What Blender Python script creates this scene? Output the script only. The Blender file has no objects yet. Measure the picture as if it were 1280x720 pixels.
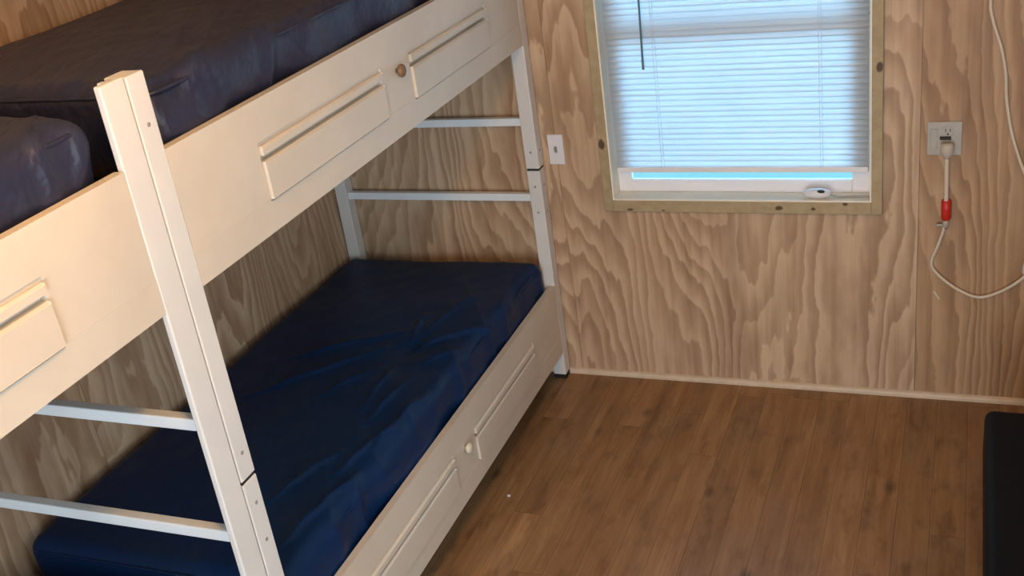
import bpy, bmesh, math, random
from mathutils import Vector, Matrix, noise
random.seed(7)
scene = bpy.context.scene
COL = scene.collection

# ------------------------------------------------------------------ materials
class NT:
    def __init__(s, name):
        s.m = bpy.data.materials.new(name); s.m.use_nodes = True
        s.t = s.m.node_tree; s.n = s.t.nodes; s.l = s.t.links
        s.bsdf = s.n['Principled BSDF']; s.out = s.n['Material Output']
    def add(s, typ, **kw):
        nd = s.n.new(typ)
        for k, v in kw.items(): setattr(nd, k, v)
        return nd
    def link(s, a, b): s.l.new(a, b)
    def math(s, op, a, b=None, clamp=False):
        nd = s.add('ShaderNodeMath', operation=op); nd.use_clamp = clamp
        for i, v in enumerate((a, b)):
            if v is None: continue
            if isinstance(v, (int, float)): nd.inputs[i].default_value = v
            else: s.link(v, nd.inputs[i])
        return nd.outputs[0]
    def obj(s): return s.add('ShaderNodeTexCoord').outputs['Object']
    def sep(s, v):
        nd = s.add('ShaderNodeSeparateXYZ'); s.link(v, nd.inputs[0]); return nd.outputs
    def comb(s, x, y, z):
        nd = s.add('ShaderNodeCombineXYZ')
        for i, v in enumerate((x, y, z)):
            if isinstance(v, (int, float)): nd.inputs[i].default_value = v
            else: s.link(v, nd.inputs[i])
        return nd.outputs[0]
    def noise(s, v, scale, detail=2, rough=.5, out='Fac'):
        nd = s.add('ShaderNodeTexNoise'); s.link(v, nd.inputs['Vector'])
        nd.inputs['Scale'].default_value = scale; nd.inputs['Detail'].default_value = detail
        nd.inputs['Roughness'].default_value = rough
        return nd.outputs[out]
    def ramp(s, f, stops):
        nd = s.add('ShaderNodeValToRGB'); e = nd.color_ramp.elements
        while len(e) < len(stops): e.new(.5)
        for i, (p, c) in enumerate(stops):
            e[i].position = p; e[i].color = (*c, 1)
        s.link(f, nd.inputs[0]); return nd.outputs[0]
    def mix(s, f, a, b, typ='MIX'):
        nd = s.add('ShaderNodeMix', data_type='RGBA', blend_type=typ)
        for i, v in ((0, f), (6, a), (7, b)):
            if isinstance(v, (int, float)): nd.inputs[i].default_value = v
            elif isinstance(v, tuple): nd.inputs[i].default_value = (*v, 1)
            else: s.link(v, nd.inputs[i])
        return nd.outputs[2]
    def bump(s, h, strength=.2, dist=.01):
        nd = s.add('ShaderNodeBump'); nd.inputs['Strength'].default_value = strength
        nd.inputs['Distance'].default_value = dist
        s.link(h, nd.inputs['Height']); s.link(nd.outputs[0], s.bsdf.inputs['Normal'])
    def base(s, c, rough=.5, spec=.5):
        if isinstance(c, tuple): s.bsdf.inputs['Base Color'].default_value = (*c, 1)
        else: s.link(c, s.bsdf.inputs['Base Color'])
        s.bsdf.inputs['Roughness'].default_value = rough
        s.bsdf.inputs['Specular IOR Level'].default_value = spec
        return s.m

def paint(name, c, rough=.45, var=.08, scale=6, spec=.5):
    t = NT(name); o = t.obj()
    n = t.noise(o, scale, 4, .6)
    d = tuple(max(0, x * (1 - var * 2)) for x in c)
    t.bump(t.noise(o, 90, 2), .05, .002)
    return t.base(t.ramp(n, [(.3, d), (.65, c)]), rough, spec)

def plywood(name, axis, light, mid, dark, seam0):
    """Rotary-cut pine plywood: contour lines of a stretched noise field."""
    t = NT(name); o = t.sep(t.obj()); u = o[axis]; z = o[2]
    pan = t.math('FLOOR', t.math('DIVIDE', t.math('SUBTRACT', u, seam0), 1.22))
    off = t.math('MULTIPLY', pan, 13.7)
    n1 = t.noise(t.comb(t.math('MULTIPLY', u, 2.3), off, t.math('MULTIPLY', z, .55)), 1, 1.2, .4)
    n2 = t.noise(t.comb(t.math('MULTIPLY', u, 11), off, t.math('MULTIPLY', z, 2.0)), 1, 2, .5)
    n3 = t.noise(t.comb(t.math('MULTIPLY', u, 26), off, t.math('MULTIPLY', z, 9)), 1, 2, .5)
    f = t.math('ADD', t.math('MULTIPLY', u, 15), t.math('MULTIPLY', n1, 21))
    f = t.math('ADD', f, t.math('ADD', t.math('MULTIPLY', n2, 2.2), t.math('MULTIPLY', n3, .8)))
    ph = t.math('FRACT', f)
    pw = t.add('ShaderNodeTexWhiteNoise', noise_dimensions='1D'); t.link(t.math('FLOOR', f), pw.inputs['W'])
    grain = t.noise(t.comb(t.math('MULTIPLY', u, 160), off, t.math('MULTIPLY', z, 4)), 1, 3, .6)
    blotch = t.noise(t.comb(t.math('MULTIPLY', u, 7), off, t.math('MULTIPLY', z, 1.6)), 1, 3, .55)
    c = t.ramp(ph, [(0, tuple(min(1, x * 1.12) for x in light)), (.22, light), (.50, mid), (.78, dark), (.93, dark), (1, light)])
    streak = t.noise(t.comb(t.math('MULTIPLY', u, 34), off, t.math('MULTIPLY', z, 1.1)), 1, 3, .6)
    sub = t.ramp(t.math('ADD', t.math('MULTIPLY', blotch, .45), t.math('MULTIPLY', streak, .55)), [(.36, tuple(x * .86 for x in dark)), (.48, mid), (.62, light)])
    c = t.mix(t.math('ADD', .30, t.math('MULTIPLY', pw.outputs['Value'], .45)), c, sub)
    c = t.mix(t.math('MULTIPLY', t.math('SUBTRACT', grain, .5), .7, True), c, tuple(x * .8 for x in dark))
    tone = t.ramp(t.math('DIVIDE', t.math('ADD', pan, 3), 6), [(0, (.94, .94, .94)), (.49, (1, 1, 1)), (.66, (.80, .72, .62)), (1, (.85, .8, .72))])
    c = t.mix(1.0, c, tone, 'MULTIPLY')
    # thin dark line where two sheets meet
    fr = t.math('FRACT', t.math('DIVIDE', t.math('SUBTRACT', u, seam0), 1.22))
    near = t.math('LESS_THAN', fr, .0028)
    c = t.mix(t.math('MULTIPLY', near, .5), c, tuple(x * .45 for x in dark))
    t.bump(ph, .06, .003)
    return t.base(c, .52, .35)

def plank_floor():
    t = NT('brown_laminate'); o = t.sep(t.obj())
    x, y = o[0], o[1]
    W = .0965
    row = t.math('FLOOR', t.math('DIVIDE', x, W))
    rn = t.add('ShaderNodeTexWhiteNoise', noise_dimensions='1D'); t.link(row, rn.inputs['W'])
    yy = t.math('ADD', y, t.math('MULTIPLY', rn.outputs['Value'], 3.1))
    cell = t.math('FLOOR', t.math('DIVIDE', yy, 1.25))
    pn = t.add('ShaderNodeTexWhiteNoise', noise_dimensions='2D')
    t.link(t.comb(row, cell, 0), pn.inputs['Vector']); r = pn.outputs['Value']
    offs = t.math('MULTIPLY', r, 40)
    g = t.noise(t.comb(t.math('MULTIPLY', x, 26), t.math('MULTIPLY', y, 2.2), offs), 1, 4, .62)
    fine = t.noise(t.comb(t.math('MULTIPLY', x, 150), t.math('MULTIPLY', y, 7), offs), 1, 3, .6)
    big = t.noise(t.comb(t.math('MULTIPLY', x, 6), t.math('MULTIPLY', y, 3), offs), 1, 3, .6)
    c = t.ramp(g, [(.25, (.175, .086, .035)), (.5, (.285, .157, .068)), (.75, (.390, .235, .112))])
    c = t.mix(t.math('MULTIPLY', t.math('SUBTRACT', fine, .42), .8, True), c, (.12, .052, .022))
    c = t.mix(t.math('MULTIPLY', t.math('SUBTRACT', big, .45), 2.2, True), c, (.30, .175, .095))
    mot = t.noise(t.comb(t.math('MULTIPLY', x, 19), t.math('MULTIPLY', y, 8), offs), 1, 3, .6)
    c = t.mix(t.math('MULTIPLY', t.math('SUBTRACT', mot, .52), 2.4, True), c, (.105, .047, .020))
    bright = t.math('ADD', .80, t.math('MULTIPLY', r, .40))
    c = t.mix(1.0, c, t.comb(bright, bright, bright), 'MULTIPLY')
    # knots
    vo = t.add('ShaderNodeTexVoronoi'); vo.inputs['Scale'].default_value = 1
    t.link(t.comb(t.math('MULTIPLY', x, 5.2), t.math('MULTIPLY', y, 3.0), 0), vo.inputs['Vector'])
    k = t.math('SUBTRACT', 1, t.math('DIVIDE', t.math('ADD', vo.outputs['Distance'], t.math('MULTIPLY', t.math('SUBTRACT', g, .5), .12)), .13), True)
    c = t.mix(t.math('MULTIPLY', k, .75), c, (.04, .017, .008))
    fx = t.math('FRACT', t.math('DIVIDE', x, W)); fy = t.math('FRACT', t.math('DIVIDE', yy, 1.25))
    seam = t.math('MAXIMUM', t.math('LESS_THAN', fx, .028), t.math('LESS_THAN', fy, .0022))
    lip = t.math('MULTIPLY', t.math('GREATER_THAN', fx, .028), t.math('LESS_THAN', fx, .06))
    c = t.mix(t.math('MULTIPLY', lip, .35), c, (.36, .22, .12))
    c = t.mix(t.math('MULTIPLY', seam, .38), c, (.035, .016, .008))
    t.bump(t.math('SUBTRACT', fine, seam), .08, .002)
    return t.base(c, .42, .4)

def pine_trim():
    """Pale pine board with a handful of dark knots at fixed places."""
    t = NT('pine_trim'); o = t.sep(t.obj())
    g = t.noise(t.comb(t.math('MULTIPLY', o[0], 30), t.math('MULTIPLY', o[1], 30), t.math('MULTIPLY', o[2], 30)), 1, 3, .6)
    c = t.ramp(g, [(.3, (.36, .275, .155)), (.7, (.44, .345, .205))])
    for (kx, kz, rx, rz) in ((1.098, .945, .012, .022), (2.020, 1.185, .011, .019), (1.700, .712, .014, .009),
                             (1.812, .710, .008, .006), (1.915, .728, .010, .006), (1.180, .700, .012, .005),
                             (1.300, .698, .008, .003)):
        dx = t.math('DIVIDE', t.math('SUBTRACT', o[0], kx - 1.557), rx)
        dz = t.math('DIVIDE', t.math('SUBTRACT', o[2], kz - .733), rz)
        d = t.math('ADD', t.math('MULTIPLY', dx, dx), t.math('MULTIPLY', dz, dz))
        d = t.math('ADD', d, t.math('MULTIPLY', t.math('SUBTRACT', g, .5), 1.2))
        f = t.math('MULTIPLY', t.math('SUBTRACT', 1.15, d), 1.6, True)
        c = t.mix(t.math('MULTIPLY', f, .88), c, (.055, .03, .015))
    return t.base(c, .55, .3)

def vinyl(name, c, rough=.38, bump=.25, scale=1.0, spec=.5):
    t = NT(name); o = t.sep(t.obj())
    a = t.noise(t.comb(t.math('MULTIPLY', t.math('ADD', o[0], t.math('MULTIPLY', o[1], .55)), 15 * scale),
                       t.math('MULTIPLY', o[1], 4.5 * scale), t.math('MULTIPLY', o[2], 9)), 1, 3, .55)
    b = t.noise(t.obj(), 240, 2)
    t.bump(t.math('ADD', a, t.math('MULTIPLY', b, .03)), bump, .03)
    n = t.noise(t.obj(), 3, 3)
    return t.base(t.ramp(n, [(.3, tuple(x * .8 for x in c)), (.7, c)]), rough, spec)

def slat_mat():
    t = NT('white_slat'); tr = t.add('ShaderNodeBsdfTranslucent'); tr.inputs['Color'].default_value = (.80, .86, .90, 1)
    t.base(t.ramp(t.noise(t.obj(), 5), [(.3, (.84, .86, .88)), (.7, (.88, .90, .91))]), .35)
    mx = t.add('ShaderNodeMixShader'); mx.inputs[0].default_value = .22
    t.link(t.bsdf.outputs[0], mx.inputs[1]); t.link(tr.outputs[0], mx.inputs[2]); t.link(mx.outputs[0], t.out.inputs[0])
    return t.m

def glass_mat():
    t = NT('window_glass'); tp = t.add('ShaderNodeBsdfTransparent'); gl = t.add('ShaderNodeBsdfGlossy')
    tp.inputs[0].default_value = (.92, .96, .96, 1); gl.inputs['Roughness'].default_value = .02
    fr = t.add('ShaderNodeFresnel'); mx = t.add('ShaderNodeMixShader')
    t.link(fr.outputs[0], mx.inputs[0]); t.link(tp.outputs[0], mx.inputs[1]); t.link(gl.outputs[0], mx.inputs[2])
    t.link(mx.outputs[0], t.out.inputs[0]); return t.m

def emit(name, c, s):
    t = NT(name); t.base((.9, .9, .88), .3)
    t.bsdf.inputs['Emission Color'].default_value = (*c, 1); t.bsdf.inputs['Emission Strength'].default_value = s
    return t.m

M = {
 'ply_back': plywood('plywood_back', 0, (.585, .425, .285), (.450, .300, .186), (.330, .197, .112), .92),
 'ply_left': plywood('plywood_left', 1, (.585, .425, .285), (.450, .300, .186), (.330, .197, .112), -.30),
 'floor': plank_floor(),
 'trim': pine_trim(),
 'ceiling': paint('ceiling_panel', (.80, .78, .74), .7),
 'base': paint('baseboard_pine', (.66, .52, .38), .5, .08, 20),
 'jamb': paint('cream_jamb', (.84, .79, .66), .5, .05),
 'sash': paint('white_vinyl_sash', (.84, .82, .84), .35, .03),
 'rail': paint('cream_paint', (.66, .59, .495), .42, .05, 4),
 'post': paint('pale_post_paint', (.71, .70, .68), .4, .04, 5),
 'rung': paint('white_rung_paint', (.80, .86, .90), .38, .04, 8),
 'black': paint('black_rubber', (.008, .008, .008), .6),
 'gapdark': paint('dark_joint', (.02, .018, .016), .7),
 'deck': paint('brown_board', (.20, .11, .05), .6, .15, 12),
 'navy': vinyl('navy_vinyl', (.0042, .0222, .080), .44, .16, 1.0, .16),
 'navy_up': vinyl('navy_vinyl_warm_lit', (.021, .024, .055), .42, .55, 1.0, .45),  # same navy vinyl, with the upper deck's warm light put into its colour
 'blackvinyl': vinyl('black_vinyl', (.0025, .003, .0055), .6, .10, .6, .15),
 'knob': paint('cream_knob', (.66, .60, .46), .35),
 'brownknob': paint('brown_knob', (.20, .115, .06), .4),
 'slat': slat_mat(), 'glass': glass_mat(),
 'cordwhite': paint('white_blind_cord', (.86, .90, .92), .6, .02),
 'wand': paint('grey_wand', (.16, .22, .25), .3, .05),
 'white': paint('white_plastic', (.76, .75, .78), .35, .03),
 'plate': paint('grey_white_plastic', (.40, .365, .31), .3, .06, 30),
 'cord': paint('beige_cord', (.66, .56, .44), .5, .04),
 'plug': paint('beige_plug', (.52, .47, .39), .45, .06),
 'red': paint('red_tape', (.55, .022, .012), .45, .06, 30),
 'metal': paint('bolt_metal', (.30, .29, .28), .4),
 'lamp': emit('lamp_glow', (1, .72, .42), 4),
 'siding': paint('door_paint', (.5, .5, .48), .5),
}

# ------------------------------------------------------------------ helpers
def bm_new(): return bmesh.new()
def bx(bm, x0, x1, y0, y1, z0, z1, bev=0, seg=2):
    r = bmesh.ops.create_cube(bm, size=1)
    for v in r['verts']:
        v.co = Vector(((x0 + x1) / 2 + v.co.x * (x1 - x0), (y0 + y1) / 2 + v.co.y * (y1 - y0), (z0 + z1) / 2 + v.co.z * (z1 - z0)))
    if bev:
        es = {e for v in r['verts'] for e in v.link_edges}
        bmesh.ops.bevel(bm, geom=list(es), offset=bev, segments=seg, affect='EDGES', profile=.5)
    return bm
def box(*a, **k): return bx(bm_new(), *a, **k)

def tube(bm, pts, rad, n=10, cap=True):
    rs = rad if isinstance(rad, (list, tuple)) else [rad] * len(pts)
    pts = [Vector(p) for p in pts]; rings = []; prev = None
    for i, p in enumerate(pts):
        d = (pts[min(i + 1, len(pts) - 1)] - pts[max(i - 1, 0)]).normalized()
        if prev is None:
            a = Vector((0, 1, 0)) if abs(d.y) < .9 else Vector((1, 0, 0))
            s = d.cross(a).normalized()
        else: s = (prev - d * prev.dot(d)).normalized()
        prev = s; q = d.cross(s)
        rings.append([bm.verts.new(p + rs[i] * (math.cos(2 * math.pi * k / n) * s + math.sin(2 * math.pi * k / n) * q)) for k in range(n)])
    for a, b in zip(rings, rings[1:]):
        for k in range(n): bm.faces.new((a[k], a[(k + 1) % n], b[(k + 1) % n], b[k]))
    if cap: bm.faces.new(rings[0][::-1]); bm.faces.new(rings[-1])
    return bm

def smooth_path(pts, sub=8):
    pts = [Vector(p) for p in pts]; out = []
    P = [2 * pts[0] - pts[1]] + pts + [2 * pts[-1] - pts[-2]]
    for i in range(1, len(P) - 2):
        a, b, c, d = P[i - 1:i + 3]
        for k in range(sub):
            t = k / sub
            out.append(.5 * ((2 * b) + (c - a) * t + (2 * a - 5 * b + 4 * c - d) * t * t + (3 * b - a - 3 * c + d) * t ** 3))
    out.append(pts[-1]); return out

def lathe(bm, prof, origin, axis, n=24):
    """prof: (radius, distance along axis)."""
    axis = Vector(axis).normalized(); a = Vector((0, 0, 1)) if abs(axis.z) < .9 else Vector((1, 0, 0))
    s = axis.cross(a).normalized(); q = axis.cross(s); o = Vector(origin); rings = []
    for r, h in prof:
        r = max(r, 1e-5)
        rings.append([bm.verts.new(o + axis * h + r * (math.cos(2 * math.pi * k / n) * s + math.sin(2 * math.pi * k / n) * q)) for k in range(n)])
    for A, B in zip(rings, rings[1:]):
        for k in range(n): bm.faces.new((A[k], A[(k + 1) % n], B[(k + 1) % n], B[k]))
    bm.faces.new(rings[0][::-1]); bm.faces.new(rings[-1]); return bm

def obj(name, bm, mat, parent=None, smooth=False, origin=None, label=None):
    bmesh.ops.recalc_face_normals(bm, faces=bm.faces[:])
    me = bpy.data.meshes.new(name)
    root = parent
    while root is not None and root.parent is not None: root = root.parent
    base = Vector(root.location) if root is not None else Vector(origin or (0, 0, 0))
    bmesh.ops.translate(bm, verts=bm.verts[:], vec=-base)
    bm.to_mesh(me); bm.free(); me.materials.append(mat)
    if smooth:
        for p in me.polygons: p.use_smooth = True
    o = bpy.data.objects.new(name, me); COL.objects.link(o)
    if parent is not None: o.parent = parent
    else: o.location = base
    if label: o['label'] = label
    return o
def tag(o, label, cat, group=None):
    o['label'] = label; o['category'] = cat
    if group: o['group'] = group
    return o
def thing(name, label, cat, loc, group=None):
    o = bpy.data.objects.new(name, None); COL.objects.link(o); o.location = loc; o.empty_display_size = .1
    return tag(o, label, cat, group)
def struct(name, bm, mat, **k):
    o = obj(name, bm, mat, **k)
    if o.parent is None: o['kind'] = 'structure'
    return o

# ------------------------------------------------------------------ room shell
RX, RY, RZ = 3.45, -4.75, 2.50
T = .11
WX0, WX1, WZ0, WZ1 = 1.118, 1.997, .733, 1.95        # window opening
struct('floor', box(-T, RX + T, RY - T, T, -.06, 0), M['floor'])
struct('ceiling', box(-T, RX + T, RY - T, T, RZ, RZ + .06), M['ceiling'])
struct('wall_left', box(-T, 0, RY, 0, 0, RZ), M['ply_left'])
QY0, QY1, QZ0, QZ1 = -3.10, -2.05, .95, 1.95         # unseen side window, added to light the bunk rails from the right
b = bm_new()
bx(b, RX, RX + T, RY, QY0, 0, RZ); bx(b, RX, RX + T, QY1, 0, 0, RZ); bx(b, RX, RX + T, QY0, QY1, 0, QZ0); bx(b, RX, RX + T, QY0, QY1, QZ1, RZ)
struct('wall_right', b, M['ply_left'])
w2 = bpy.data.objects.new('window_added', None); COL.objects.link(w2); w2.location = (RX, (QY0 + QY1) / 2, QZ0); w2['kind'] = 'structure'
b = bm_new()
for (y0, y1, z0, z1) in ((QY0 - .05, QY0, QZ0 - .05, QZ1 + .05), (QY1, QY1 + .05, QZ0 - .05, QZ1 + .05), (QY0, QY1, QZ0 - .05, QZ0), (QY0, QY1, QZ1, QZ1 + .05)):
    bx(b, RX - .018, RX, y0, y1, z0, z1, bev=.002, seg=1)
obj('window_casing', b, M['trim'], w2)
obj('window_pane', box(RX + .05, RX + .054, QY0, QY1, QZ0, QZ1), M['glass'], w2)
b = bm_new()
bx(b, -T, WX0, 0, T, 0, RZ); bx(b, WX1, RX + T, 0, T, 0, RZ); bx(b, WX0, WX1, 0, T, 0, WZ0); bx(b, WX0, WX1, 0, T, WZ1, RZ)
struct('wall_back', b, M['ply_back'])
DX0, DX1, DZ = 1.55, 2.65, 2.05                       # doorway behind the camera
b = bm_new()
bx(b, -T, DX0, RY - T, RY, 0, RZ); bx(b, DX1, RX + T, RY - T, RY, 0, RZ); bx(b, DX0, DX1, RY - T, RY, DZ, RZ)
struct('wall_front', b, M['ply_back'])
d = bm_new(); bx(d, DX0 - .06, DX0, RY, RY + .018, 0, DZ + .06); bx(d, DX1, DX1 + .06, RY, RY + .018, 0, DZ + .06); bx(d, DX0, DX1, RY, RY + .018, DZ, DZ + .06)
struct('trim_1', d, M['trim'])
def strip_profile(y=True):
    return [(0, 0), (.014, 0), (.014, .010), (.011, .016), (.005, .020), (0, .021)]
def moulding(axis, a, b_, off, sgn):
    bm = bm_new(); R = []
    for t in (a, b_):
        R.append([bm.verts.new((t, off + sgn * p, z) if axis == 'x' else (off + sgn * p, t, z)) for p, z in strip_profile()])
    n = len(R[0])
    for k in range(n): bm.faces.new((R[0][k], R[0][(k + 1) % n], R[1][(k + 1) % n], R[1][k]))
    bm.faces.new(R[0][::-1]); bm.faces.new(R[1]); return bm
struct('baseboard_back', moulding('x', 0, RX, 0, -1), M['base'])
struct('baseboard_right', moulding('y', RY, -.013, RX, -1), M['base'])

# ------------------------------------------------------------------ window
w1 = bpy.data.objects.new('window_1', None); COL.objects.link(w1); w1.location = (1.557, 0, WZ0); w1['kind'] = 'structure'
cw = .034
b = bm_new()
for (x0, x1, z0, z1) in ((WX0 - cw, WX0, WZ0 - .042, WZ1 + .042), (WX1, WX1 + cw, WZ0 - .042, WZ1 + .042),
                         (WX0, WX1, WZ0 - .042, WZ0), (WX0, WX1, WZ1, WZ1 + .042)):
    bx(b, x0, x1, -.018, 0, z0, z1, bev=.002, seg=1)
obj('window_casing', b, M['trim'], w1)
b = bm_new(); jt = .006
bx(b, WX0, WX0 + jt, -.014, T, WZ0, WZ1); bx(b, WX1 - jt, WX1, -.014, T, WZ0, WZ1)
bx(b, WX0 + jt, WX1 - jt, -.014, T, WZ0, WZ0 + jt); bx(b, WX0 + jt, WX1 - jt, -.014, T, WZ1 - jt, WZ1)
obj('window_jamb', b, M['jamb'], w1)
SY0, SY1 = .072, .104
GX0, GX1 = 1.174, 1.930
def sash(z0, z1, br, tr, y0, y1):
    b = bm_new(); X0, X1 = WX0 + jt, WX1 - jt
    bx(b, X0, GX0, y0, y1, z0, z1, bev=.003); bx(b, GX1, X1, y0, y1, z0, z1, bev=.003)
    bx(b, GX0, GX1, y0, y1, z0, z0 + br, bev=.003); bx(b, GX0, GX1, y0, y1, z1 - tr, z1, bev=.003)
    s = obj('window_sash', b, M['sash'], w1)
    g = box(GX0 - .003, GX1 + .003, (y0 + y1) / 2 - .002, (y0 + y1) / 2 + .002, z0 + br - .003, z1 - tr + .003)
    obj('window_pane', g, M['glass'], s)
sash(WZ0 + jt, 1.335, .046, .045, .058, .076)
sash(1.300, WZ1 - jt, .045, .05, .0765, .094)

# blind -----------------------------------------------------------------
BX0, BX1, BY = 1.135, 1.984, .028
bl = thing('window_blind', 'white horizontal slat blind lowered over the window, backlit blue by daylight', 'blind', (1.56, BY, .823))
b = bm_new(); pitch = .0197; z = .856; tilt = math.radians(62); hw = .0125
k = 0
while z < 1.885:
    pr = []
    dz = .0016 * math.sin(k * 1.7) * .4; dt = random.uniform(-.05, .05)
    for s in (-1, -.5, 0, .5, 1):
        bow = .0022 * (1 - s * s)
        ct, st = math.cos(tilt + dt), math.sin(tilt + dt)
        pr.append((BY + s * hw * ct - bow * st, z + dz + s * hw * st + bow * ct * .6))
    NX = 10
    for face in (0, 1):
        pass
    grid = [[b.verts.new((BX0 + (BX1 - BX0) * i / NX, y, zz + .0005 * math.sin(i * 2.1 + k))) for (y, zz) in pr] for i in range(NX + 1)]
    for i in range(NX):
        for j in range(4): b.faces.new((grid[i][j], grid[i + 1][j], grid[i + 1][j + 1], grid[i][j + 1]))
    z += pitch; k += 1
bmesh.ops.solidify(b, geom=b.faces[:], thickness=.0004)
obj('slats', b, M['slat'], bl, smooth=True)
obj('bottom_rail', box(BX0, BX1, BY - .011, BY + .011, .826, .845, bev=.003), M['sash'], bl)
obj('head_rail', box(BX0, BX1, BY - .02, BY + .02, 1.902, 1.940, bev=.003), M['sash'], bl)
for lx in (1.303, 1.838):
    b = bm_new()
    for off in (-.0045, .0045): tube(b, [(lx + off, BY - .014, .842), (lx + off, BY - .014, 1.902)], .0008, 6)
    obj('ladder_cord', b, M['slat'], bl)
b = tube(bm_new(), [(1.272, BY - .027, 1.90), (1.270, BY - .028, 1.5), (1.266, BY - .03, 1.232)], .0036, 6)
tube(b, [(1.266, BY - .03, 1.232), (1.266, BY - .03, 1.200)], .0045, 6)
obj('tilt_wand', b, M['wand'], bl, smooth=True)

# small gadget on the ledge
gx, gy = 1.822, .008
g = thing('window_sensor', 'small white oval gadget with a dark button lying on the window ledge', 'gadget', (gx, gy, WZ0 + jt))
b = bm_new(); bmesh.ops.create_uvsphere(b, u_segments=28, v_segments=16, radius=1)
for v in b.verts:
    zz = v.co.z
    v.co = Vector((gx + v.co.x * .047, gy + v.co.y * .020, WZ0 + jt + .017 + zz * .017))
obj('housing', b, M['white'], g, smooth=True)
b = bm_new(); bmesh.ops.create_uvsphere(b, u_segments=18, v_segments=10, radius=1)
for v in b.verts: v.co = Vector((gx + .014 + v.co.x * .013, gy - .012 + v.co.y * .006, WZ0 + jt + .0275 + v.co.z * .006))
obj('button', b, M['black'], g, smooth=True)
b = tube(bm_new(), smooth_path([(gx + .044, gy, WZ0 + .018), (gx + .07, gy + .004, WZ0 + .0095), (gx + .11, gy + .01, WZ0 + .0095), (gx + .166, gy + .012, WZ0 + .0095)]), .003, 6)
obj('lead', b, M['plate'], g, smooth=True)

# ------------------------------------------------------------------ bunks
BW = .87
def relief(bm, x_front, thick, ys, zs, depth):
    """A board seen from +x whose face steps back by depth(i,j) in every cell."""
    ny, nz = len(ys) - 1, len(zs) - 1; xb = x_front - thick
    def f(*p): bm.faces.new([bm.verts.new(q) for q in p])
    D = lambda i, j: depth(i, j) if 0 <= i < ny and 0 <= j < nz else thick
    for i in range(ny):
        for j in range(nz):
            d = D(i, j); x = x_front - d; y0, y1, z0, z1 = ys[i], ys[i + 1], zs[j], zs[j + 1]
            ch = .0055 if d < -.002 and D(i, j + 1) > .001 else 0        # eased upper edge of a raised strip
            f((x, y0, z0), (x, y1, z0), (x, y1, z1 - ch), (x, y0, z1 - ch))
            f((xb, y0, z0), (xb, y0, z1), (xb, y1, z1), (xb, y1, z0))
            for (di, dj, q) in ((-1, 0, ((y0, z0), (y0, z1))), (1, 0, ((y1, z0), (y1, z1))), (0, -1, ((y0, z0), (y1, z0))), (0, 1, ((y0, z1), (y1, z1)))):
                e = D(i + di, j + dj)
                if e > d + 1e-6 and (0 <= i + di < ny or True):
                    xe = x_front - e; (ya, za), (yb, zb) = q
                    if dj == 1 and ch:
                        xm = max(xe, x - ch); f((x, ya, za - ch), (x, yb, zb - ch), (xm, yb, zb), (xm, ya, za))
                        if xm > xe + 1e-6: f((xm, ya, za), (xm, yb, zb), (xe, yb, zb), (xe, ya, za))
                    else: f((x, ya, za), (x, yb, zb), (xe, yb, zb), (xe, ya, za))
    bmesh.ops.remove_doubles(bm, verts=bm.verts[:], dist=1e-5)
    return bm

def side_rail(z0, z1, y_far, y_near, yc):
    """Rail face with two drawer-like panels, each with a finger channel along its top."""
    pan = [(yc - .662, yc - .082), (yc + .082, yc + .632)]
    pt, pb = z1 - .088, z0 + .072
    zs = [z0, pb - .005, pb, pt - .043, pt - .029, pt - .009, pt, z1]
    ys = [y_near]
    for a, c in pan: ys += [a, a + .004, a + .014, c - .014, c - .004, c]
    ys += [y_far]; ys = sorted(set(ys))
    def depth(i, j):
        y = (ys[i] + ys[i + 1]) / 2; z = (zs[j] + zs[j + 1]) / 2
        for a, c in pan:
            if a < y < c and pb - .005 < z < pt:
                if z > pt - .009: return .005
                if z > pt - .029: return -.007 if a + .004 < y < c - .004 else .004
                if z > pt - .043: return .014 if a + .004 < y < c - .004 else .004
                if y < a + .004 or y > c - .004: return .004
                if z < pb: return .004
                return -.007
        if pb < z < pt - .009: return .0007
        return 0
    return relief(bm_new(), BW, .022, ys, zs, depth)

def knob_bm(y, z):
    return lathe(bm_new(), [(.006, -.003), (.007, .006), (.016, .009), (.018, .014), (.016, .020), (.009, .024), (0, .0255)], (BW, y, z), (1, 0, 0), 20)

def post(bm, x0, x1, y0, y1, z0, z1, brk=None):
    if brk is None: return bx(bm, x0, x1, y0, y1, z0, z1, bev=.004)
    bx(bm, x0, x1, y0, y1, z0, brk - .004, bev=.003); bx(bm, x0, x1, y0, y1, brk + .004, z1, bev=.003); return bm

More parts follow.
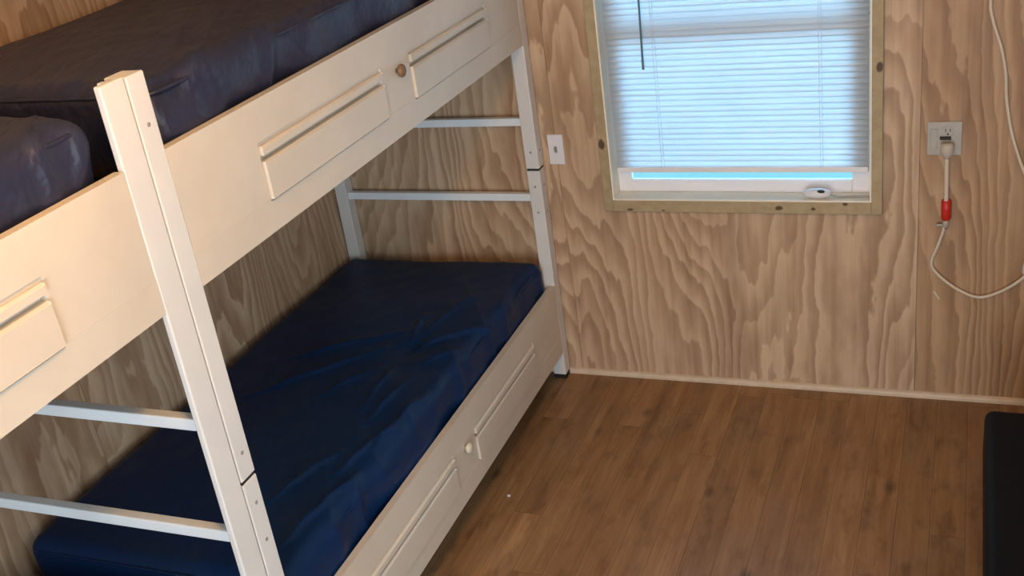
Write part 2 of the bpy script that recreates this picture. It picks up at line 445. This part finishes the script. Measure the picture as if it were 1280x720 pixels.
ZB, ZT = .864, 1.757
def bunk(label, dy, shared):
    root = thing('bunk_bed', label, 'bunk bed', (BW / 2, -.985 + dy, 0), 'bunk beds along the left wall')
    yf, yn = -.008 + dy, -1.915 + dy
    pf = [(BW - .05, BW, -.058, -.006), (.006, .056, -.058, -.006)]
    pn = [(BW - .05, BW, -1.967, -1.915), (.006, .056, -1.967, -1.915)]
    far_rail_end = -.0585
    for k, (x0, x1, y0, y1) in enumerate(pf + pn):
        y0 += dy; y1 += dy
        if shared and k < 2:        # the thin upright this bunk shares its joint with
            y0, y1 = (-2.037, -1.9715) if k == 0 else (-2.16, -2.0945)
            b = bm_new()
            if k == 0: bx(b, BW - .014, BW + .001, y0, y1, .018, 1.760, bev=.003); bx(b, BW - .040, BW - .0145, y1 - .026, y1 - .012, .018, 1.756, bev=.002)
            else: bx(b, .004, .018, y0, y1, .018, 1.760, bev=.003)
            p = obj('post', b, M['post'], root)
            obj('foot_cap', box(.004 if k else BW - .014, .018 if k else BW, y0, y1, 0, .0175, bev=.002), M['black'], p)
            continue
        if not shared and k == 3:   # only a short leg carries the deck at this corner
            p = obj('post', box(x0, x1, y0, y1, .018, .300, bev=.004), M['post'], root)
            obj('foot_cap', box(x0, x1, y0, y1, 0, .0175, bev=.002), M['black'], p)
            continue
        p = obj('post', post(bm_new(), x0, x1, y0, y1, .018, ZT, ZB), M['post'], root)
        obj('joint_sleeve', box(x0 + .003, x1 - .003, y0 + .003, y1 - .003, ZB - .012, ZB + .012), M['gapdark'], p)
        obj('foot_cap', box(x0, x1, y0 + .0005, y1, 0, .0175, bev=.002), M['black'], p)
        if x0 > .4:
            for zz in (.70, .80, .93, 1.66):
                pr = [(.0045, 0), (.0045, .0012), (.002, .002)]
                obj('bolt', lathe(bm_new(), pr, (x1, (y0 + y1) / 2, zz), (1, 0, 0), 10), M['metal'], p)
                if k == 0: obj('bolt', lathe(bm_new(), pr, ((x0 + x1) / 2, y0, zz), (0, -1, 0), 10), M['metal'], p)
    a, c = yn, (far_rail_end + dy if not shared else -2.0375)
    for (z0, z1, zn, km) in ((.116, .404, .288, 'knob'), (1.314, 1.603, 1.484, 'brownknob')):
        r = obj('side_rail', side_rail(z0, z1, c, a, -.97 + dy), M['rail'], root)
        obj('knob', knob_bm(-.965 + dy, zn), M[km], r, smooth=True, label='small cream knob' if km == 'knob' else 'small brown knob')
        obj('back_rail', box(.003, .016, a, c if not shared else -2.165, z0 + .06, z1 - .06, bev=.002), M['rail'], root)
        obj('mattress_deck', box(.030, BW - .024, a - .04, min(c + .04, -.0105 + dy), z0 + .185, z0 + .203), M['deck'], root)
    for z in (.752, 1.038):
        ya = -.044 if not shared else -2.009
        obj('ladder_rung', box(.019 if shared else .052, BW - .0405 if shared else BW - .046, ya, ya + .026, z - .0145, z + .0145, bev=.003), M['rung'], root)
        if shared: obj('ladder_rung', box(.052, BW - .046, -1.954 + dy, -1.928 + dy, z - .0145, z + .0145, bev=.003), M['rung'], root)
    return root
bunk('white bunk bed against the back wall, with both its decks in view', 0, False)
bunk('white bunk bed nearer the camera, only its upper deck showing at the left edge', -1.95, True)

# ------------------------------------------------------------------ mattresses
FOLDS = [(.257, -1.1, .537, -.809, .0065), (.266, -.875, .545, -.699, .006), (.644, -1.122, .642, -.914, .0061), (.698, -1.193, .722, -.991, .0062),
         (.651, -.779, .81, -.602, .0075), (.614, -.719, .582, -.557, .0072), (.636, -.672, .703, -.386, .0066), (.743, -1.449, .80, -1.22, .0071),
         (.618, -1.592, .693, -1.383, .0067), (.48, -1.077, .586, -.921, .0055), (.79, -1.33, .80, -1.05, .0073), (.72, -.86, .80, -.77, .0052), (.76, -1.75, .79, -1.47, .0074)]
def mattress(name, label, x0, x1, y0, y1, z0, z1, mat, seed, pinch=None, amp=1.0, res=.017):
    cx, cy, cz = (x0 + x1) / 2, (y0 + y1) / 2, (z0 + z1) / 2
    hx, hy, hz = (x1 - x0) / 2, (y1 - y0) / 2, (z1 - z0) / 2; r = .045
    bm = bm_new(); cache = {}
    nx, ny, nz = max(4, int(2 * hx / res)), max(4, int(2 * hy / res)), max(4, int(2 * hz / res))
    def vert(i, j, k):
        key = (i, j, k)
        if key in cache: return cache[key]
        q = Vector((-hx + 2 * hx * i / nx, -hy + 2 * hy * j / ny, -hz + 2 * hz * k / nz))
        cl = Vector((max(-hx + r, min(hx - r, q.x)), max(-hy + r, min(hy - r, q.y)), max(-hz + r, min(hz - r, q.z))))
        dv = q - cl; n = dv.normalized() if dv.length > 1e-9 else Vector((0, 0, 1))
        p = cl + n * r if dv.length > 1e-9 else q
        up = max(0, n.z) ; side = max(0, n.x); endf = abs(n.y)
        w = Vector((cx + p.x, cy + p.y, cz + p.z)); s = seed * 11.3
        d = 0
        # broad crown and settling
        d += up * (-.006 + .012 * noise.noise(Vector((w.x * 2.2, w.y * 1.6, s))))
        # loose-cover wrinkles running diagonally, stronger towards the room-side edge
        e = max(0, min(1, (p.x / hx + .25) / 1.25))
        u = w.x * 1.0 + w.y * .62
        rid = 1 - abs(noise.noise(Vector((u * 9, w.y * 2.0, s + w.z * 3)))) * 2
        d += amp * (up * .0055 * e + side * .008) * max(0, rid) ** 2
        d += amp * max(side, up * .5 * e) * .012 * noise.noise(Vector((w.y * 6, w.z * 9 + w.y * 3, s + 5)))
        if pinch and up > .3:
            rr = math.hypot(w.x - pinch[0], w.y - pinch[1])
            d -= .016 * math.exp(-(rr / .05) ** 2)
            for (ax, ay, bx_, by_, h) in FOLDS:
                ex, ey = bx_ - ax, by_ - ay; L = math.hypot(ex, ey)
                t = ((w.x - ax) * ex + (w.y - ay) * ey) / (L * L)
                if -.15 < t < 1.15:
                    q2 = ((w.x - ax) * ey - (w.y - ay) * ex) / L + .014 * noise.noise(Vector((t * 3, h * 900, s)))
                    env = max(0, math.sin(math.pi * (t + .15) / 1.3)) ** .7
                    d += 2.3 * h * env / (1 + (q2 / .0085) ** 2)
        d += .0022 * noise.noise(Vector((w.x * 14, w.y * 14, w.z * 14 + s)))
        if n.z < -.3 or (p.z < -hz * .7): d = min(d, 0) * .2
        lim = .012 if w.z < z0 + .10 else .016
        d = max(-.02, min(d, lim if up < .7 else .02))
        v = bm.verts.new(w + n * d); cache[key] = v; return v
    def quad(a, b_, c, d_): bm.faces.new((vert(*a), vert(*b_), vert(*c), vert(*d_)))
    for i in range(nx):
        for j in range(ny):
            quad((i, j, nz), (i + 1, j, nz), (i + 1, j + 1, nz), (i, j + 1, nz)); quad((i, j, 0), (i, j + 1, 0), (i + 1, j + 1, 0), (i + 1, j, 0))
        for k in range(nz):
            quad((i, 0, k), (i + 1, 0, k), (i + 1, 0, k + 1), (i, 0, k + 1)); quad((i, ny, k), (i, ny, k + 1), (i + 1, ny, k + 1), (i + 1, ny, k))
    for j in range(ny):
        for k in range(nz):
            quad((0, j, k), (0, j, k + 1), (0, j + 1, k + 1), (0, j + 1, k)); quad((nx, j, k), (nx, j + 1, k), (nx, j + 1, k + 1), (nx, j, k + 1))
    root = thing(name, label, 'mattress', (cx, cy, z0), 'navy vinyl mattresses on the bunks')
    obj('cover', bm, mat, root, smooth=True)
    # welt seam round the top edge
    zz = z1 - .030; q = []
    c = .05
    for (sx, sy, a0) in ((1, -1, -90), (1, 1, 0), (-1, 1, 90), (-1, -1, 180)):
        for t in range(5):
            a = math.radians(a0 + 90 * t / 4)
            q.append((cx + sx * (hx - c) + math.cos(a) * (c - .004), cy + sy * (hy - c) + math.sin(a) * (c - .004), zz))
    q.append(q[0])
    obj('welt_seam', tube(bm_new(), q, .0045, 6, cap=False), mat, root, smooth=True)
    return root
mattress('mattress', 'dark blue wrinkled mattress on the lower deck of the bunk by the back wall', .026, .833, -1.890, -.075, .320, .522, M['navy'], 1, (.635, -.775), 1.15, .0062)
mattress('mattress', 'dark blue mattress on the upper deck of the bunk by the back wall', .026, .833, -1.885, -.075, 1.518, 1.725, M['navy_up'], 2, None, 2.0, .011)
mattress('mattress', 'dark blue mattress on the upper deck at the left edge, end towards the post', .026, .833, -3.83, -2.045, 1.518, 1.722, M['navy_up'], 3, None, 1.6, .013)
mattress('mattress', 'dark blue mattress on the lower deck of the nearer bunk at the bottom left corner', .026, .833, -3.83, -2.045, .320, .520, M['navy'], 4, None, 1.0)

# ------------------------------------------------------------------ wall fittings
s = thing('light_switch', 'white light switch plate on the plywood wall between bunk and window', 'light switch', (.922, 0, .866))
obj('plate', box(.893, .951, -.006, 0, .866, .978, bev=.003), M['white'], s)
b = bm_new(); bx(b, .917, .927, -.0075, -.004, .909, .935, bev=.001)
obj('toggle_slot', b, M['plate'], s)
b = box(.9185, .9255, -.018, -.006, .917, .932, bev=.002); obj('toggle', b, M['metal'], s)
for zz in (.886, .958): obj('screw', lathe(bm_new(), [(.003, 0), (.003, .0008), (.001, .0014)], (.922, -.006, zz), (0, -1, 0), 10), M['white'], s)

s = thing('wall_outlet', 'square greyish outlet plate on the wall right of the window, a beige plug in it', 'outlet', (2.212, 0, .893))
obj('plate', box(2.161, 2.264, -.006, 0, .892, 1.002, bev=.003), M['plate'], s)
for zz in (.972, .922):
    f = obj('socket', lathe(bm_new(), [(.0165, 0), (.0165, .002), (.0155, .0028)], (2.222, -.006, zz), (0, -1, 0), 20), M['plate'], s)
    if zz > .95:
        b = bm_new()
        bx(b, 2.214, 2.2165, -.0095, -.0085, zz - .002, zz + .008); bx(b, 2.2275, 2.230, -.0095, -.0085, zz - .002, zz + .008)
        lathe(b, [(.003, 0), (.003, .0009)], (2.222, -.0087, zz - .009), (0, -1, 0), 10)
        obj('slots', b, M['gapdark'], f)
obj('blank_insert', box(2.172, 2.192, -.009, -.0055, .915, .980, bev=.0015), M['plate'], s)
b = box(2.199, 2.232, -.0145, -.0087, .945, .9555, bev=.002)
obj('adapter_clip', b, M['gapdark'], s)

c = thing('extension_cord', 'beige extension cord with red tape, plugged in right of the window and looping off frame', 'cord', (2.222, 0, .40))
b = bm_new()
lathe(b, [(.006, -.014), (.018, -.012), (.0205, 0), (.019, .018), (.013, .030), (.008, .036)], (2.222, -.027, .926), (0, 0, -1), 18)
for v in b.verts: v.co.y = -.027 + (v.co.y + .027) * .85
lathe(b, [(.013, 0), (.013, .016), (.008, .018)], (2.222, -.010, .922), (0, -1, 0), 16)
obj('plug', b, M['plug'], c, smooth=True)
path = smooth_path([(2.222, -.027, .892), (2.223, -.024, .83), (2.224, -.018, .75), (2.225, -.015, .68), (2.219, -.014, .640), (2.204, -.011, .585), (2.186, -.010, .528),
    (2.194, -.010, .496), (2.232, -.010, .455), (2.285, -.010, .418), (2.338, -.011, .402), (2.395, -.013, .425), (2.450, -.016, .468), (2.476, -.018, .51),
    (2.484, -.018, .57), (2.486, -.016, .70), (2.470, -.013, .79), (2.440, -.011, .850), (2.403, -.010, .965), (2.383, -.010, 1.075), (2.377, -.010, 1.15), (2.362, -.010, 1.225), (2.335, -.010, 1.31), (2.326, -.010, 1.369), (2.335, -.012, 1.50), (2.37, -.016, 1.64)], 6)
rad = []
for p in path: rad.append(.0052 if p.z < .64 or p.x > 2.27 else .0070)
obj('cord', tube(bm_new(), path, rad, 10), M['cord'], c, smooth=True)
b = lathe(bm_new(), [(.004, 0), (.0145, .002), (.0155, .03), (.0155, .064), (.013, .068), (.004, .068)], (2.2245, -.0165, .746), (.02, .05, -1), 16)
obj('tape_band', b, M['red'], c, smooth=True, label='red tape band')
b = lathe(bm_new(), [(.004, 0), (.011, .003), (.010, .020), (.006, .034)], (2.2245, -.0165, .679), (0, .05, -1), 14)
bx(b, 2.197, 2.218, -.020, -.013, .655, .663, bev=.002)
obj('strain_relief', b, M['plate'], c, smooth=True)
b = lathe(bm_new(), [(.006, 0), (.013, .006), (.016, .02), (.016, .052), (.010, .060)], (2.470, -.019, .492), (.15, 0, 1), 16)
obj('connector', b, M['white'], c, smooth=True)
b = tube(bm_new(), smooth_path([(2.196, -.003, .414), (2.204, -.005, .402), (2.213, -.003, .386)]), .0035, 6)
tag(obj('wire_scrap', b, M['cord'], origin=(2.204, 0, .40)), 'short pale wire stub on the plywood just below the cord loop', 'wire')

# tiny paper fleck on the floor
b = bm_new(); q = [b.verts.new((.917 + .006 * math.cos(a) * (1 + .3 * math.sin(3 * a)), -.815 + .005 * math.sin(a), .0005 + (.003 if i % 2 else .0015))) for i, a in enumerate([k * math.pi / 4 for k in range(8)])]
b.faces.new(q); r_ = bmesh.ops.extrude_face_region(b, geom=b.faces[:])
for v in [g_ for g_ in r_['geom'] if isinstance(g_, bmesh.types.BMVert)]: v.co.z = 0
tag(obj('paper_scrap', b, M['white'], origin=(.917, -.815, 0)), 'tiny white scrap lying on the brown floor beside the lower bunk rail', 'scrap')

# ------------------------------------------------------------------ black bench at the right edge
sx0, sx1, sy0, sy1, sh = 2.350, 3.05, -2.35, -.765, .45
so = thing('padded_bench', 'black vinyl padded bench at the right edge of the room', 'bench', ((sx0 + sx1) / 2, (sy0 + sy1) / 2, 0))
obj('base', box(sx0 + .012, sx1 - .012, sy0 + .012, sy1 - .012, .05, .300, bev=.015, seg=3), M['blackvinyl'], so, smooth=False)
b = box(sx0, sx1, sy0, sy1, .301, sh, bev=.024, seg=5)
obj('seat_cushion', b, M['blackvinyl'], so, smooth=True)
for lx in (sx0 + .07, sx1 - .07):
    for ly in (sy0 + .07, sy1 - .07):
        obj('leg', lathe(bm_new(), [(.018, 0), (.022, .006), (.026, .05)], (lx, ly, 0), (0, 0, 1), 16), M['black'], so)

# ------------------------------------------------------------------ ceiling lamp (behind the view), daylight and added side fill
LP = (1.55, -2.50, RZ)
la = thing('ceiling_light', 'round white ceiling light with a warm glowing dome', 'light', LP)
obj('base_plate', lathe(bm_new(), [(.15, 0), (.15, .015), (.14, .02)], LP, (0, 0, -1), 32), M['white'], la, smooth=True)
obj('dome', lathe(bm_new(), [(.138, .0205), (.13, .045), (.10, .070), (.05, .084), (0, .088)], LP, (0, 0, -1), 32), M['lamp'], la, smooth=True)
def light(name, typ, loc, energy, col, rot=(0, 0, 0), **kw):
    L = bpy.data.lights.new(name, typ); L.energy = energy; L.color = col
    for k, v in kw.items(): setattr(L, k, v)
    o = bpy.data.objects.new(name, L); COL.objects.link(o); o.location = loc; o.rotation_euler = rot; return o
light('lamp_light', 'POINT', (LP[0], LP[1], RZ - .20), 37, (1, .51, .15), shadow_soft_size=.09)
light('door_daylight', 'AREA', ((DX0 + DX1) / 2, RY - .05, 1.05), 78, (.82, .91, 1.0), (math.radians(90), 0, 0), shape='RECTANGLE', size=DX1 - DX0, size_y=DZ - .05)
light('side_fill', 'AREA', (RX + T + .10, (QY0 + QY1) / 2, (QZ0 + QZ1) / 2), 30, (.82, .91, 1.0), (0, math.radians(90), 0), shape='RECTANGLE', size=QZ1 - QZ0, size_y=QY1 - QY0)  # fill for the rail faces, shining in through the added side window
light('window_daylight', 'AREA', ((WX0 + WX1) / 2, .35, 1.35), 60, (.31, .63, 1.0), (math.radians(-90), 0, 0), shape='RECTANGLE', size=1.8, size_y=2.0)

wd = bpy.data.worlds.new('sky'); scene.world = wd; wd.use_nodes = True
bg = wd.node_tree.nodes['Background']; bg.inputs[0].default_value = (.30, .80, 1.0, 1); bg.inputs[1].default_value = 1.1

# ------------------------------------------------------------------ camera
C = Vector((2.27232551, -3.52079519, 2.16168883)); yaw, pit, rol = (math.radians(a) for a in (24.47975735, 25.0031702, -8.47107448))
fw = Vector((-math.sin(yaw) * math.cos(pit), math.cos(yaw) * math.cos(pit), -math.sin(pit)))
ri = Vector((math.cos(yaw), math.sin(yaw), 0)); up = ri.cross(fw)
r2 = math.cos(rol) * ri + math.sin(rol) * up; u2 = -math.sin(rol) * ri + math.cos(rol) * up
cam = bpy.data.cameras.new('camera'); co = bpy.data.objects.new('camera', cam); COL.objects.link(co)
cam.sensor_width = 36; cam.lens = 1377.13 / 1280 * 36; cam.clip_start = .02
co.matrix_world = Matrix(((r2.x, u2.x, -fw.x, C.x), (r2.y, u2.y, -fw.y, C.y), (r2.z, u2.z, -fw.z, C.z), (0, 0, 0, 1)))
scene.camera = co
scene.view_settings.view_transform = 'Standard'; scene.view_settings.look = 'None'
scene.view_settings.gamma = 1; scene.view_settings.use_curve_mapping = False
scene.view_settings.exposure = 0.0
